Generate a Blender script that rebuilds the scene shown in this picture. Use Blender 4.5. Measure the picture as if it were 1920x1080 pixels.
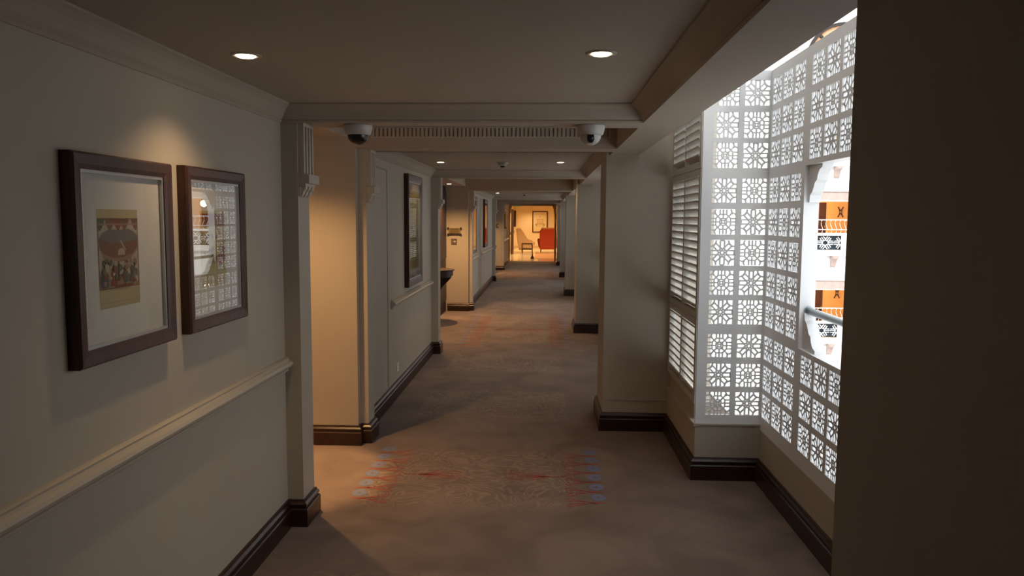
import bpy, bmesh, math, random
from mathutils import Vector, Matrix
from math import pi, sin, cos, radians
random.seed(7)
for o in list(bpy.data.objects): bpy.data.objects.remove(o)
COL = bpy.context.scene.collection
SC = bpy.context.scene

# ------------------------------------------------------------------ camera
f, vx, vy, s, H = 1430.0, 1020.0, 410.0, 0.010, 1.75
Fv = Vector((vx-960, vy-540, f)).normalized()
Xv = Vector((1, s, -(Fv.x+s*Fv.y)/Fv.z)).normalized()
Zv = Xv.cross(Fv)
cam_d = bpy.data.cameras.new('camera'); cam = bpy.data.objects.new('camera', cam_d); COL.objects.link(cam)
R = Vector((Xv.x, Fv.x, Zv.x)); U = -Vector((Xv.y, Fv.y, Zv.y)); Bk = -Vector((Xv.z, Fv.z, Zv.z))
m = Matrix((R, U, Bk)).transposed().to_4x4(); m.translation = (0, 0, H)
cam.matrix_world = m
cam_d.sensor_width = 36; cam_d.lens = 36*f/1920; cam_d.clip_start = 0.05; cam_d.clip_end = 200
SC.camera = cam

# ------------------------------------------------------------------ sky, exposure
SKY = 3.1
w = bpy.data.worlds.new('sky'); SC.world = w; w.use_nodes = True
bg = w.node_tree.nodes['Background']; bg.inputs[0].default_value = (0.90, 0.95, 1.0, 1); bg.inputs[1].default_value = SKY
SC.view_settings.view_transform = 'Standard'; SC.view_settings.look = 'None'
sd = bpy.data.lights.new('sun', 'SUN'); sd.energy = 4.0; sd.angle = radians(12); sd.color = (1, .97, .92)
so = bpy.data.objects.new('sun', sd); COL.objects.link(so); so.rotation_euler = Vector((.25, .78, -.62)).to_track_quat('-Z', 'Y').to_euler(); so.location = (8, 0, 20)
SC.view_settings.exposure = -0.45; SC.view_settings.gamma = 1; SC.view_settings.use_curve_mapping = False

DOWN = 30.0      # corridor downlights, watts
ALC = 125.0      # lobby alcove downlights

# ------------------------------------------------------------------ materials
def mat(name, col, rough=0.6, metal=0, noise=None, bump=0, spec=0.5, emit=None, estr=0, scale=8, coat=0):
    M = bpy.data.materials.new(name); M.use_nodes = True
    nt = M.node_tree; b = nt.nodes['Principled BSDF']
    b.inputs['Base Color'].default_value = (*col, 1); b.inputs['Roughness'].default_value = rough
    b.inputs['Metallic'].default_value = metal; b.inputs['Specular IOR Level'].default_value = spec
    b.inputs['Coat Weight'].default_value = coat
    if emit: b.inputs['Emission Color'].default_value = (*emit, 1); b.inputs['Emission Strength'].default_value = estr
    tc = nt.nodes.new('ShaderNodeTexCoord')
    n = nt.nodes.new('ShaderNodeTexNoise'); n.inputs['Scale'].default_value = scale; n.inputs['Detail'].default_value = 4
    nt.links.new(tc.outputs['Object'], n.inputs['Vector'])
    mx = nt.nodes.new('ShaderNodeMix'); mx.data_type = 'RGBA'
    c2 = noise if noise else tuple(c*0.93 for c in col)
    mx.inputs[6].default_value = (*col, 1); mx.inputs[7].default_value = (*c2, 1)
    nt.links.new(n.outputs[0], mx.inputs[0]); nt.links.new(mx.outputs[2], b.inputs['Base Color'])
    if bump:
        n2 = nt.nodes.new('ShaderNodeTexNoise'); n2.inputs['Scale'].default_value = scale*25; n2.inputs['Detail'].default_value = 3
        nt.links.new(tc.outputs['Object'], n2.inputs['Vector'])
        bp = nt.nodes.new('ShaderNodeBump'); bp.inputs['Strength'].default_value = bump; bp.inputs['Distance'].default_value = 0.003
        nt.links.new(n2.outputs[0], bp.inputs['Height']); nt.links.new(bp.outputs[0], b.inputs['Normal'])
    return M

def wood(name, c1, c2, rough=0.35, coat=0.3, axis=2, sc=3.0):
    M = bpy.data.materials.new(name); M.use_nodes = True
    nt = M.node_tree; b = nt.nodes['Principled BSDF']
    b.inputs['Roughness'].default_value = rough; b.inputs['Coat Weight'].default_value = coat; b.inputs['Coat Roughness'].default_value = 0.25
    tc = nt.nodes.new('ShaderNodeTexCoord'); mp = nt.nodes.new('ShaderNodeMapping')
    sv = [22, 22, 22]; sv[axis] = 1.5; mp.inputs['Scale'].default_value = sv
    n = nt.nodes.new('ShaderNodeTexNoise'); n.inputs['Scale'].default_value = sc; n.inputs['Detail'].default_value = 5; n.inputs['Distortion'].default_value = .6
    cr = nt.nodes.new('ShaderNodeValToRGB'); cr.color_ramp.elements[0].color = (*c1, 1); cr.color_ramp.elements[1].color = (*c2, 1)
    cr.color_ramp.elements[0].position = .35; cr.color_ramp.elements[1].position = .7
    L = nt.links.new
    L(tc.outputs['Object'], mp.inputs[0]); L(mp.outputs[0], n.inputs['Vector']); L(n.outputs[0], cr.inputs[0]); L(cr.outputs[0], b.inputs['Base Color'])
    return M

def carpet_mat():
    M = bpy.data.materials.new('carpet'); M.use_nodes = True
    nt = M.node_tree; b = nt.nodes['Principled BSDF']; N = nt.nodes.new; L = nt.links.new
    b.inputs['Roughness'].default_value = 0.95; b.inputs['Specular IOR Level'].default_value = 0.1
    b.inputs['Sheen Weight'].default_value = 0.12; b.inputs['Sheen Roughness'].default_value = .6
    tc = N('ShaderNodeTexCoord')
    def noise(sc, det=4, dist=0.0):
        n = N('ShaderNodeTexNoise'); n.inputs['Scale'].default_value = sc; n.inputs['Detail'].default_value = det; n.inputs['Distortion'].default_value = dist
        L(tc.outputs['Object'], n.inputs['Vector']); return n
    def mth(op, a, bb=None, cc=None, clamp=False):
        n = N('ShaderNodeMath'); n.operation = op; n.use_clamp = clamp
        for i, v in enumerate((a, bb, cc)):
            if v is None: continue
            if isinstance(v, (int, float)): n.inputs[i].default_value = v
            else: L(v, n.inputs[i])
        return n.outputs[0]
    def mix(fac, c1, c2):
        n = N('ShaderNodeMix'); n.data_type = 'RGBA'
        L(fac, n.inputs[0])
        for i, c in ((6, c1), (7, c2)):
            if isinstance(c, tuple): n.inputs[i].default_value = (*c, 1)
            else: L(c, n.inputs[i])
        return n.outputs[2]
    big = noise(2.1, 7, .9); fine = noise(160, 2)
    r1 = N('ShaderNodeValToRGB'); r1.color_ramp.elements[0].position = .35; r1.color_ramp.elements[1].position = .68
    L(big.outputs[0], r1.inputs[0])
    base = mix(r1.outputs[0], (0.145, 0.105, 0.082), (0.22, 0.163, 0.130))
    # swirling tonal medallions, in bands across the corridor
    sep = N('ShaderNodeSeparateXYZ'); L(tc.outputs['Object'], sep.inputs[0])
    X, Y = sep.outputs[0], sep.outputs[1]
    dn = noise(4.5, 2, 0)
    sw = noise(2.6, 1.0, 2.2)
    line = mth('ABSOLUTE', mth('SUBTRACT', mth('FRACT', mth('MULTIPLY', sw.outputs[0], 9.0)), 0.5))
    line = mth('SUBTRACT', 1.0, mth('MULTIPLY', line, 3.2), None, True)
    per = mth('FRACT', mth('DIVIDE', mth('SUBTRACT', Y, 4.42), 2.05))
    band = mth('MULTIPLY', mth('MULTIPLY', per, 14.0, None, True), mth('MULTIPLY', mth('SUBTRACT', 0.62, per), 14.0, None, True))
    inx = mth('MULTIPLY', mth('GREATER_THAN', X, -1.12), mth('LESS_THAN', X, 0.22))
    msk = mth('MULTIPLY', mth('MULTIPLY', band, inx), line)
    msk = mth('MULTIPLY', msk, 0.36)
    base = mix(msk, base, (0.44, 0.32, 0.20))
    fr = N('ShaderNodeValToRGB'); fr.color_ramp.elements[0].color = (.8, .8, .8, 1); fr.color_ramp.elements[1].color = (1.12, 1.12, 1.12, 1)
    L(fine.outputs[0], fr.inputs[0])
    mul = N('ShaderNodeMix'); mul.data_type = 'RGBA'; mul.blend_type = 'MULTIPLY'; mul.inputs[0].default_value = 1
    L(base, mul.inputs[6]); L(fr.outputs[0], mul.inputs[7]); L(mul.outputs[2], b.inputs['Base Color'])
    bp = N('ShaderNodeBump'); bp.inputs['Strength'].default_value = .5; bp.inputs['Distance'].default_value = .004
    L(fine.outputs[0], bp.inputs['Height']); L(bp.outputs[0], b.inputs['Normal'])
    return M

M_WALL = mat('wall_paint', (0.50, 0.448, 0.37), 0.55, bump=0.08, scale=3)
M_CEIL = mat('ceiling_paint', (0.46, 0.395, 0.32), 0.7, scale=2)
M_TRIM = mat('trim_paint', (0.52, 0.47, 0.39), 0.45, scale=4)
M_WHITE = mat('white_lacquer', (0.90, 0.91, 0.915), 0.45, scale=4)
M_SHUT = mat('shutter_paint', (0.66, 0.64, 0.59), 0.4, scale=4)
M_FAC = mat('facade_plaster', (0.88, 0.87, 0.855), 0.8, scale=1)
M_PINK = mat('pink_stone', (0.42, 0.29, 0.25), 0.8, noise=(0.55, 0.44, 0.40), scale=9)
M_ORANGE = mat('ochre_room_wall', (0.70, 0.46, 0.22), 0.7, scale=2)
M_TERRA = mat('terracotta', (0.80, 0.40, 0.22), 0.7, scale=2)
M_BASE = wood('dark_mahogany', (0.020, 0.0065, 0.0035), (0.036, 0.012, 0.006), 0.33, .12, axis=1)
M_FRAME = wood('frame_mahogany', (0.034, 0.011, 0.006), (0.070, 0.022, 0.010), 0.42, .08, axis=2)
M_PANELW = wood('panel_mahogany', (0.018, 0.005, 0.003), (0.038, 0.011, 0.006), 0.55, .03, axis=2)
M_SILVER = mat('silver_leaf', (0.50, 0.50, 0.51), 0.35, metal=0.7, scale=30)
M_MAT = mat('mount_board', (0.66, 0.66, 0.62), 0.85, scale=20)
M_CARPET = carpet_mat()
M_MARBLE = mat('cream_marble', (0.72, 0.60, 0.42), 0.12, noise=(0.62, 0.50, 0.34), scale=1.5)
M_CHROME = mat('brushed_steel', (0.42, 0.46, 0.48), 0.3, metal=0.9, scale=20)
M_BLACK = mat('black_plastic', (0.015, 0.015, 0.016), 0.12, scale=20)
M_PLAST = mat('white_plastic', (0.55, 0.53, 0.50), 0.35, scale=20)
M_BRASS = mat('aged_brass', (0.34, 0.27, 0.13), 0.4, metal=0.5, scale=20)
M_DARKM = mat('dark_bronze', (0.055, 0.035, 0.025), 0.4, metal=0.5, scale=20)
M_GREY = mat('grey_switch', (0.16, 0.12, 0.11), 0.4, scale=20)
M_LAMP = mat('lamp_glow', (1, .9, .75), 0.5, emit=(1, .80, .52), estr=14)
M_RED = mat('carpet_red', (0.36, 0.035, 0.022), 0.95, scale=40)
M_BLUE = mat('carpet_blue', (0.12, 0.16, 0.30), 0.95, noise=(0.20, 0.20, 0.26), scale=60)
M_CREAMF = mat('cream_fabric', (0.60, 0.42, 0.23), 0.85, bump=.2, scale=10)
M_REDF = mat('red_fabric', (0.46, 0.055, 0.018), 0.8, bump=.2, scale=10)
M_RUG = mat('lobby_rug', (0.42, 0.22, 0.09), 0.95, noise=(0.34, 0.16, 0.07), scale=4)
M_LWALL = mat('lobby_wall', (0.82, 0.66, 0.42), 0.6, scale=1)
M_DARK = mat('dark_void', (0.04, 0.032, 0.027), 0.8, scale=5)
M_HOLE_SHADE = mat('screen_hole_shade', (0.03, 0.045, 0.07), 0.6, scale=5)
def glass():
    M = bpy.data.materials.new('picture_glass'); M.use_nodes = True; nt = M.node_tree
    for n in list(nt.nodes): nt.nodes.remove(n)
    o = nt.nodes.new('ShaderNodeOutputMaterial'); t = nt.nodes.new('ShaderNodeBsdfTransparent'); g = nt.nodes.new('ShaderNodeBsdfGlossy')
    g.inputs['Roughness'].default_value = 0.0; fr = nt.nodes.new('ShaderNodeFresnel'); fr.inputs[0].default_value = 1.55
    mx = nt.nodes.new('ShaderNodeMixShader'); mu = nt.nodes.new('ShaderNodeMath'); mu.operation = 'MULTIPLY'; mu.inputs[1].default_value = 1.7; mu.use_clamp = True
    ge = nt.nodes.new('ShaderNodeNewGeometry'); iv = nt.nodes.new('ShaderNodeMath'); iv.operation = 'SUBTRACT'; iv.inputs[0].default_value = 1; nt.links.new(ge.outputs['Backfacing'], iv.inputs[1])
    m2 = nt.nodes.new('ShaderNodeMath'); m2.operation = 'MULTIPLY'
    nt.links.new(fr.outputs[0], mu.inputs[0]); nt.links.new(mu.outputs[0], m2.inputs[0]); nt.links.new(iv.outputs[0], m2.inputs[1]); nt.links.new(m2.outputs[0], mx.inputs[0]); nt.links.new(t.outputs[0], mx.inputs[1]); nt.links.new(g.outputs[0], mx.inputs[2]); nt.links.new(mx.outputs[0], o.inputs[0])
    return M
M_GLASS = glass()
def flat(name, col): return mat(name, col, 0.85, scale=35)
P_CREAM = flat('print_cream', (0.46, 0.40, 0.22)); P_BROWN = flat('print_brown', (0.20, 0.085, 0.045)); P_GREY = flat('print_grey', (0.16, 0.15, 0.14))
P_RED = flat('print_red', (0.23, 0.055, 0.032)); P_GREEN = flat('print_green', (0.09, 0.11, 0.07)); P_WHITE = flat('print_white', (0.42, 0.37, 0.27)); P_BLUE = flat('print_slate', (0.10, 0.11, 0.13))
P_OLIVE = flat('print_olive', (0.40, 0.34, 0.12)); P_TAN = flat('print_tan', (0.30, 0.20, 0.12))

# ------------------------------------------------------------------ mesh helpers
def box(bm, x0, x1, y0, y1, z0, z1, mi=0):
    vs = [bm.verts.new(p) for p in ((x0,y0,z0),(x1,y0,z0),(x1,y1,z0),(x0,y1,z0),(x0,y0,z1),(x1,y0,z1),(x1,y1,z1),(x0,y1,z1))]
    for q in ((0,3,2,1),(4,5,6,7),(0,1,5,4),(1,2,6,5),(2,3,7,6),(3,0,4,7)):
        fc = bm.faces.new([vs[i] for i in q]); fc.material_index = mi
    return vs
def bar(bm, a, b, wd, th, up=Vector((0,0,1)), mi=0):
    a, b = Vector(a), Vector(b); d = (b-a)
    if d.length < 1e-6: return
    d.normalize(); n = d.cross(up); 
    if n.length < 1e-5: n = d.cross(Vector((1,0,0)))
    n.normalize(); u = n.cross(d)
    vs = [bm.verts.new(p + n*(sx*wd/2) + u*(su*th/2)) for p in (a, b) for sx, su in ((-1,-1),(1,-1),(1,1),(-1,1))]
    for q in ((3,2,1,0),(4,5,6,7),(0,1,5,4),(1,2,6,5),(2,3,7,6),(3,0,4,7)):
        fc = bm.faces.new([vs[i] for i in q]); fc.material_index = mi
def tube(bm, pts, r, seg=8, mi=0, cap=True):
    rings = []
    pts = [Vector(p) for p in pts]
    for i, p in enumerate(pts):
        d = (pts[min(i+1, len(pts)-1)] - pts[max(i-1, 0)]).normalized()
        a = d.cross(Vector((0,0,1)));
        if a.length < 1e-4: a = d.cross(Vector((1,0,0)))
        a.normalize(); c = a.cross(d)
        rr = r[i] if isinstance(r, (list, tuple)) else r
        rings.append([bm.verts.new(p + a*rr*cos(t*2*pi/seg) + c*rr*sin(t*2*pi/seg)) for t in range(seg)])
    for i in range(len(rings)-1):
        for t in range(seg):
            fc = bm.faces.new((rings[i][t], rings[i][(t+1)%seg], rings[i+1][(t+1)%seg], rings[i+1][t])); fc.material_index = mi; fc.smooth = True
    if cap: bm.faces.new(rings[0][::-1]).material_index = mi; bm.faces.new(rings[-1]).material_index = mi
def lathe(bm, prof, c=(0,0,0), seg=24, mi=0, a0=0, a1=2*pi):
    full = abs(a1-a0-2*pi) < 1e-4; n = seg if full else seg+1
    rings = [[bm.verts.new((c[0]+r*cos(a0+(a1-a0)*t/seg), c[1]+r*sin(a0+(a1-a0)*t/seg), c[2]+z)) for t in range(n)] for r, z in prof]
    for i in range(len(rings)-1):
        for t in range(seg):
            fc = bm.faces.new((rings[i][t], rings[i][(t+1)%n], rings[i+1][(t+1)%n], rings[i+1][t])); fc.material_index = mi; fc.smooth = True
    return rings
def prism(bm, poly, axis, a, b, mi=0):
    """poly: list of 2d points; axis 0: (y,z) along x; 1: (x,z) along y; 2: (x,y) along z"""
    def P(p, t): return {0: (t, p[0], p[1]), 1: (p[0], t, p[1]), 2: (p[0], p[1], t)}[axis]
    A = [bm.verts.new(P(p, a)) for p in poly]; B = [bm.verts.new(P(p, b)) for p in poly]
    n = len(poly)
    bm.faces.new(A).material_index = mi; bm.faces.new(B[::-1]).material_index = mi
    for i in range(n): bm.faces.new((A[i], B[i], B[(i+1)%n], A[(i+1)%n])).material_index = mi
def sweep(bm, path, prof, closed=False, smooth=False):
    """prof (d, z): d to the RIGHT of the path direction"""
    P = [Vector(p) for p in path]; n = len(P); rows = []
    for i in range(n):
        if closed: d0 = (P[i]-P[i-1]).normalized(); d1 = (P[(i+1)%n]-P[i]).normalized()
        else:
            d1 = (P[i+1]-P[i]).normalized() if i < n-1 else (P[i]-P[i-1]).normalized()
            d0 = (P[i]-P[i-1]).normalized() if i > 0 else d1
        n0 = Vector((d0.y, -d0.x)); n1 = Vector((d1.y, -d1.x)); mt = (n0+n1); mt.normalize(); mt = mt/max(.2, mt.dot(n0))
        rows.append([bm.verts.new((P[i].x+mt.x*d, P[i].y+mt.y*d, z)) for d, z in prof])
    k = len(prof)
    for i in range(n if closed else n-1):
        for j in range(k-1):
            bm.faces.new((rows[i][j], rows[(i+1)%n][j], rows[(i+1)%n][j+1], rows[i][j+1]))
    if not closed:
        bm.faces.new(rows[0]); bm.faces.new(rows[-1][::-1])
def obj(name, bm, mats, parent=None, loc=(0,0,0), bevel=0, smooth=False, rot=None):
    bmesh.ops.recalc_face_normals(bm, faces=bm.faces)
    me = bpy.data.meshes.new(name); bm.to_mesh(me); bm.free()
    for q in (mats if isinstance(mats, (list, tuple)) else [mats]): me.materials.append(q)
    o = bpy.data.objects.new(name, me); COL.objects.link(o); o.location = loc
    if rot: o.rotation_euler = rot
    if parent: o.parent = parent
    if smooth:
        for p in me.polygons: p.use_smooth = True
    if bevel:
        b = o.modifiers.new('bevel', 'BEVEL'); b.width = bevel; b.segments = 2; b.limit_method = 'ANGLE'; b.angle_limit = radians(40)
    return o
def NB(): return bmesh.new()
def boxo(name, dims, M, parent=None, bevel=0, loc=(0,0,0)):
    bm = NB(); box(bm, *dims); return obj(name, bm, M, parent, loc, bevel)
def tag(o, label=None, cat=None, group=None, kind=None):
    if label: o['label'] = label
    if cat: o['category'] = cat
    if group: o['group'] = group
    if kind: o['kind'] = kind
    return o
def struct(name, dims_list, M, label=None, cat=None, bevel=0):
    bm = NB()
    for d in dims_list: box(bm, *d)
    return tag(obj(name, bm, M, bevel=bevel), label, cat, None, 'structure')
def empty(name, label, cat, loc=(0,0,0), group=None, rz=0):
    o = bpy.data.objects.new(name, None); COL.objects.link(o); o.location = loc; o.rotation_euler = (0,0,rz); o.empty_display_size = .1
    return tag(o, label, cat, group)
CH = {}
def children(o): return [c for c in bpy.data.objects if c.parent == o]
def dup(o, loc=None, label=None, group=None, rz=None, parent=None, skip=()):
    c = o.copy(); COL.objects.link(c)
    if parent: c.parent = parent
    if loc is not None: c.location = loc
    if rz is not None: c.rotation_euler = (0, 0, rz)
    if label: c['label'] = label
    if group: c['group'] = group
    for ch in children(o):
        if ch.name.split('.')[0] in skip: continue
        dup(ch, parent=c, skip=skip)
    return c

# ------------------------------------------------------------------ key dimensions
ZB, ZC, ZH = 2.265, 2.357, 2.50           # beam underside, coffer ceiling, high ceiling
XL, XP = -1.44, -1.35                      # left wall, pilaster face
SX0, SX1 = 0.53, 0.755                     # right soffit
PX = 0.50                                  # right pillars, corridor face
PIL = [(0.67, 1.285), (6.25, 6.86), (11.67, 12.28), (17.36, 17.97), (22.95, 23.56), (28.7, 29.3)]
ZW = 3.0

# ------------------------------------------------------------------ floor
bm = NB(); box(bm, -3.4, 1.7, -3.0, 31.35, -0.1, 0)
FLOOR = tag(obj('floor', bm, M_CARPET), 'brown patterned hotel carpet running the length of the corridor', 'carpet', None, 'structure')

# ------------------------------------------------------------------ left walls
LW = [('wall_left', [(-1.75, XL, -3.0, 4.16, 0, ZW)], 'cream wall with the two paired pictures and chair rail'),
      ('wall_left', [(-3.4, XL, 4.17, 4.37, 0, ZW), (-3.4, -3.2, 4.37, 5.71, 0, ZW)], 'inner walls of the nearest lobby opening'),
      ('wall_left', [(-3.4, -1.415, 5.71, 5.78, 0, ZW), (-1.75, XL, 5.78, 9.75, 0, ZW)], 'warm lit return wall and cream wall with the tall single picture'),
      ('wall_left', [(-2.2, XL, 9.75, 9.93, 0, ZW), (-2.2, -1.93, 9.93, 14.3, 0, ZW)], 'inner walls of the second lobby opening'),
      ('wall_left', [(-2.2, -1.415, 14.3, 14.37, 0, ZW), (-1.75, XL, 14.37, 21.25, 0, ZW)], 'cream wall with two distant tall pictures'),
      ('wall_left', [(-2.2, XL, 21.25, 21.4, 0, ZW), (-2.2, -1.93, 21.4, 25.7, 0, ZW)], 'inner walls of the third lobby opening'),
      ('wall_left', [(-2.2, -1.415, 25.7, 25.77, 0, ZW), (-1.75, XL, 25.77, 31.3, 0, ZW)], 'farthest cream wall before the lobby')]
for n, d, l in LW:
    for q, dd in enumerate(d): struct(n, [dd], M_WALL, l if len(d) == 1 or q == len(d)-1 else l + ', short return', 'wall')
# flush access panel groove, wall between pilaster two and the tall picture
bm = NB()
for (y0, y1, z0, z1) in ((6.965, 6.985, .15, 2.19), (6.0, 6.985, 2.175, 2.19)): box(bm, XL-.004, XL+.004, y0, y1, z0, z1)
tag(obj('trim_4', bm, mat('groove_paint', (.36, .32, .27), .6)), 'thin moulding line of a flush access panel', 'trim', None, 'structure')
for k, (y0, y1) in enumerate(((16.9, 17.3),)):
    struct('trim_5', [(XL, XL+.012, y0, y0+.03, .15, 2.2), (XL, XL+.012, y1, y1+.03, .15, 2.2)], M_TRIM, 'two thin vertical mouldings between the distant pictures', 'trim')

# pilasters with fluted corbels
def corbel_bm(bm):
    # origin at the pilaster face, near lower corner; x out into the corridor, y along the face
    y0, y1 = 0.012, 0.188
    box(bm, 0, .016, y0, y1, 1.985, 2.265)
    n = 4; wv = (y1-y0)/(2*n-1)
    for i in range(n): box(bm, .016, .034, y0+i*2*wv, y0+i*2*wv+wv, 1.985, 2.245)
    box(bm, .016, .034, y0, y1, 2.245, 2.265)
    box(bm, 0, .062, y0-.006, y1+.006, 1.935, 1.985)
    box(bm, 0, .040, y0, y1, 1.918, 1.935)
    for i in range(3):
        a = y0 + i*(y1-y0)/3 + .008; b = a + (y1-y0)/3 - .018
        prism(bm, [(0, 1.918), (.038, 1.918), (.036, 1.905), (.024, 1.89), (.020, 1.875), (.012, 1.865), (0, 1.86)], 1, a, b)
    prism(bm, [(0, 1.918), (.016, 1.918), (.010, 1.875), (0, 1.86)], 1, y0, y1)
pil_y = [4.16, 5.78, 9.72, 14.37, 21.2, 25.77]
names = ['nearest, beside the paired pictures', 'second, at the far side of the nearest opening', 'third, past the tall single picture',
         'fourth, past the second opening', 'fifth, past the two distant pictures', 'sixth, beyond the third opening']
bm = NB(); corbel_bm(bm); cb = bm
cor_me = None
for i, y in enumerate(pil_y):
    p = boxo('pilaster', (XL-.01, XP, y, y+.20, 0, ZB+.05), M_WALL)
    tag(p, 'flat cream pilaster, ' + names[i], 'pilaster', 'pilasters along the left wall', 'structure')
    if i == 0:
        c = obj('corbel', cb, M_TRIM, p, bevel=.002); c.location = (XP, y, 0); cor_me = c
    else:
        c = cor_me.copy(); COL.objects.link(c); c.parent = p; c.location = (XP, y, 0)

# ------------------------------------------------------------------ right side walls: pillars, low walls
for i, (a, b) in enumerate(PIL):
    struct('pillar', [(PX, 1.30, a, b, 0, ZW)] + ([(1.30, 1.51, a, b, 0, ZW)] if i == 0 else []), M_WALL,
           ['dark near pillar filling the right edge of the view', 'broad cream square pillar beside the shutters', 'cream square pillar, third from the camera',
            'cream square pillar, fourth from the camera', 'cream square pillar, fifth from the camera', 'cream square pillar, farthest from the camera'][i], 'pillar')
bays = [(PIL[i][1], PIL[i+1][0]) for i in range(5)]
XS, XG = 1.03, 1.46                       # shutter plane, long lattice plane
STEP = 1.17
GS3 = .035+.72*3+.605+.08            # length of the long lattice screens
for i, (a, b) in enumerate(bays):
    st = b - STEP
    lab = ['low cream wall under the near lattice screens', 'low cream wall of the second window bay', 'low cream wall of the third window bay', 'low cream wall of the fourth window bay', 'low cream wall of the fifth window bay'][i]
    bm = NB(); box(bm, XG, XG+.06, a, st+.06, -.3, .35); box(bm, XS+.14, XG, st, st+.06, -.3, .375); box(bm, XS, XS+.14, st, b, -.3, .375); box(bm, XS+.02, XS+.14, st+.14, b, .375, .50)
    tag(obj('wall_right', bm, M_WALL), lab, 'wall', None, 'structure')
    struct('wall_right', [(XG, XG+.05, a, st-GS3, .35, ZW)], M_WALL, 'added light-blocking cream panel at the near end of the ' + ['near', 'second', 'third', 'fourth', 'fifth'][i] + ' window bay', 'wall')  # panel added to cut the window light reaching the near left wall
    bm = NB(); box(bm, XS-.012, XS+.03, st-.012, b, .366, .382); box(bm, XS-.012, XG-.002, st-.014, st+.03, .3755, .385)
    struct_o = tag(obj('trim_1', bm, M_TRIM), 'thin cream ledge on top of a low wall', 'trim', 'ledges on the low walls', 'structure')
struct('wall_right', [(1.1, 1.6, -3.0, .67, 0, ZW)], M_WALL, 'plain wall behind the near pillar', 'wall')
struct('wall_right', [(1.1, 1.6, 29.3, 31.3, 0, ZW)], M_WALL, 'short plain wall past the farthest pillar', 'wall')
struct('wall_back', [(-1.75, 1.6, -3.15, -3.0, 0, ZW)], M_WALL, 'plain wall behind the camera', 'wall')
# moulding lines low on the pillar fronts
for i, (a, b) in enumerate(PIL[1:5]):
    struct('trim_2', [(PX+.02, XS-.0, a-.008, a, .255, .268)], M_TRIM, 'thin ledge line low on a pillar front', 'trim')

# ------------------------------------------------------------------ ceiling
beams = [(4.16, 4.42), (5.72, 5.99), (9.72, 10.05), (14.31, 14.62), (21.2, 21.5), (25.71, 26.0), (31.0, 31.3)]
coffers = [(-3.0, 4.16), (5.99, 9.72), (14.62, 21.2), (26.0, 31.0)]
highs = [(4.42, 5.72, -3.2), (10.05, 14.31, -1.93), (21.5, 25.71, -1.93)]
for i, (a, b) in enumerate(beams):
    xl = XL-.02
    struct('ceiling_beam', [(xl, SX0, a, b, ZB, ZW)], M_CEIL, 'shallow cream beam crossing the corridor ceiling', 'ceiling')
for i, (a, b) in enumerate(coffers):
    struct('ceiling', [(XL-.05, SX0+.01, a-.01, b+.01, ZC, ZC+.12)], M_CEIL, ['flat ceiling nearest the camera with two downlights', 'flat ceiling by the tall picture', 'flat ceiling of the third bay', 'flat ceiling of the last bay'][i], 'ceiling')
    # sloped crown moulding round the four sides
    bm = NB()
    P = [(XL, a), (XL, b), (SX0, b), (SX0, a)]
    prof = [(0, ZB-.004), (.006, ZB-.004), (.012, ZB+.006), (.010, ZB+.012), (.016, ZB+.018), (.024, ZB+.026), (.034, ZB+.042), (.050, ZB+.062), (.066, ZB+.076), (.072, ZB+.080), (.078, ZB+.084), (.078, ZC), (0, ZC)]
    sweep(bm, P, prof, closed=True)
    tag(obj('trim_3', bm, M_CEIL), 'cream crown moulding around a ceiling bay', 'trim', None, 'structure')
for i, (a, b, xa) in enumerate(highs):
    struct('ceiling', [(-1.47, SX0+.01, a-.01, b+.01, ZH, ZH+.12)], M_CEIL, ['raised ceiling strip before the air grille', 'raised ceiling by the second opening', 'raised ceiling by the third opening'][i], 'ceiling')
    struct('ceiling', [(xa-.2, -1.47, a-.04, b+.01, 2.345, ZW)], M_CEIL, ['lower ceiling inside the nearest opening', 'lower ceiling inside the second opening', 'lower ceiling inside the third opening'][i], 'ceiling')
struct('ceiling_soffit', [(SX0, SX1, -3.0, 31.3, ZB, ZW)], M_CEIL, 'long flat soffit along the window side', 'ceiling')
struct('roof', [(-3.4, SX1, -3.1, 31.3, ZW, ZW+.15)], M_CEIL, 'slab above the corridor', 'ceiling')

# ------------------------------------------------------------------ baseboards
BP = [(0, 0), (.030, 0), (.030, .098), (.026, .104), (.018, .108), (.018, .116), (.024, .120), (.024, .128), (.014, .140), (.010, .150), (0, .152)]
pathL = [(XL, -3), (XL, 4.16), (XP, 4.16), (XP, 4.36), (XL, 4.37), (-3.2, 4.37), (-3.2, 5.71), (-1.415, 5.71), (-1.415, 5.78), (-1.34-.01, 5.78), (XP, 5.98), (XL, 5.98), (XL, 9.72), (XP, 9.72), (XP, 9.92),
         (XL, 9.93), (-1.93, 9.93)]
pathL2 = [(-1.81, 14.3), (-1.415, 14.3), (-1.415, 14.37), (XP, 14.37), (XP, 14.57), (XL, 14.57), (XL, 21.2), (XP, 21.2), (XP, 21.4), (-1.93, 21.4), (-1.93, 25.7), (-1.415, 25.7), (-1.415, 25.77), (XP, 25.77), (XP, 25.97), (XL, 25.97), (XL, 31.28)]
for k, p in enumerate((pathL, pathL2)):
    bm = NB(); sweep(bm, p, BP); tag(obj('baseboard_left', bm, M_BASE), ['glossy dark mahogany baseboard on the near left walls', 'dark mahogany baseboard on the distant left walls'][k], 'baseboard', None, 'structure')
bm = NB(); sweep(bm, [(1.1, .67), (PX, .67), (PX, -2.9)][::-1] if False else [(PX, 1.285), (PX, .67), (1.1, .67)], BP)
tag(obj('baseboard_right', bm, M_BASE), 'dark baseboard of the near pillar', 'baseboard', None, 'structure')
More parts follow.
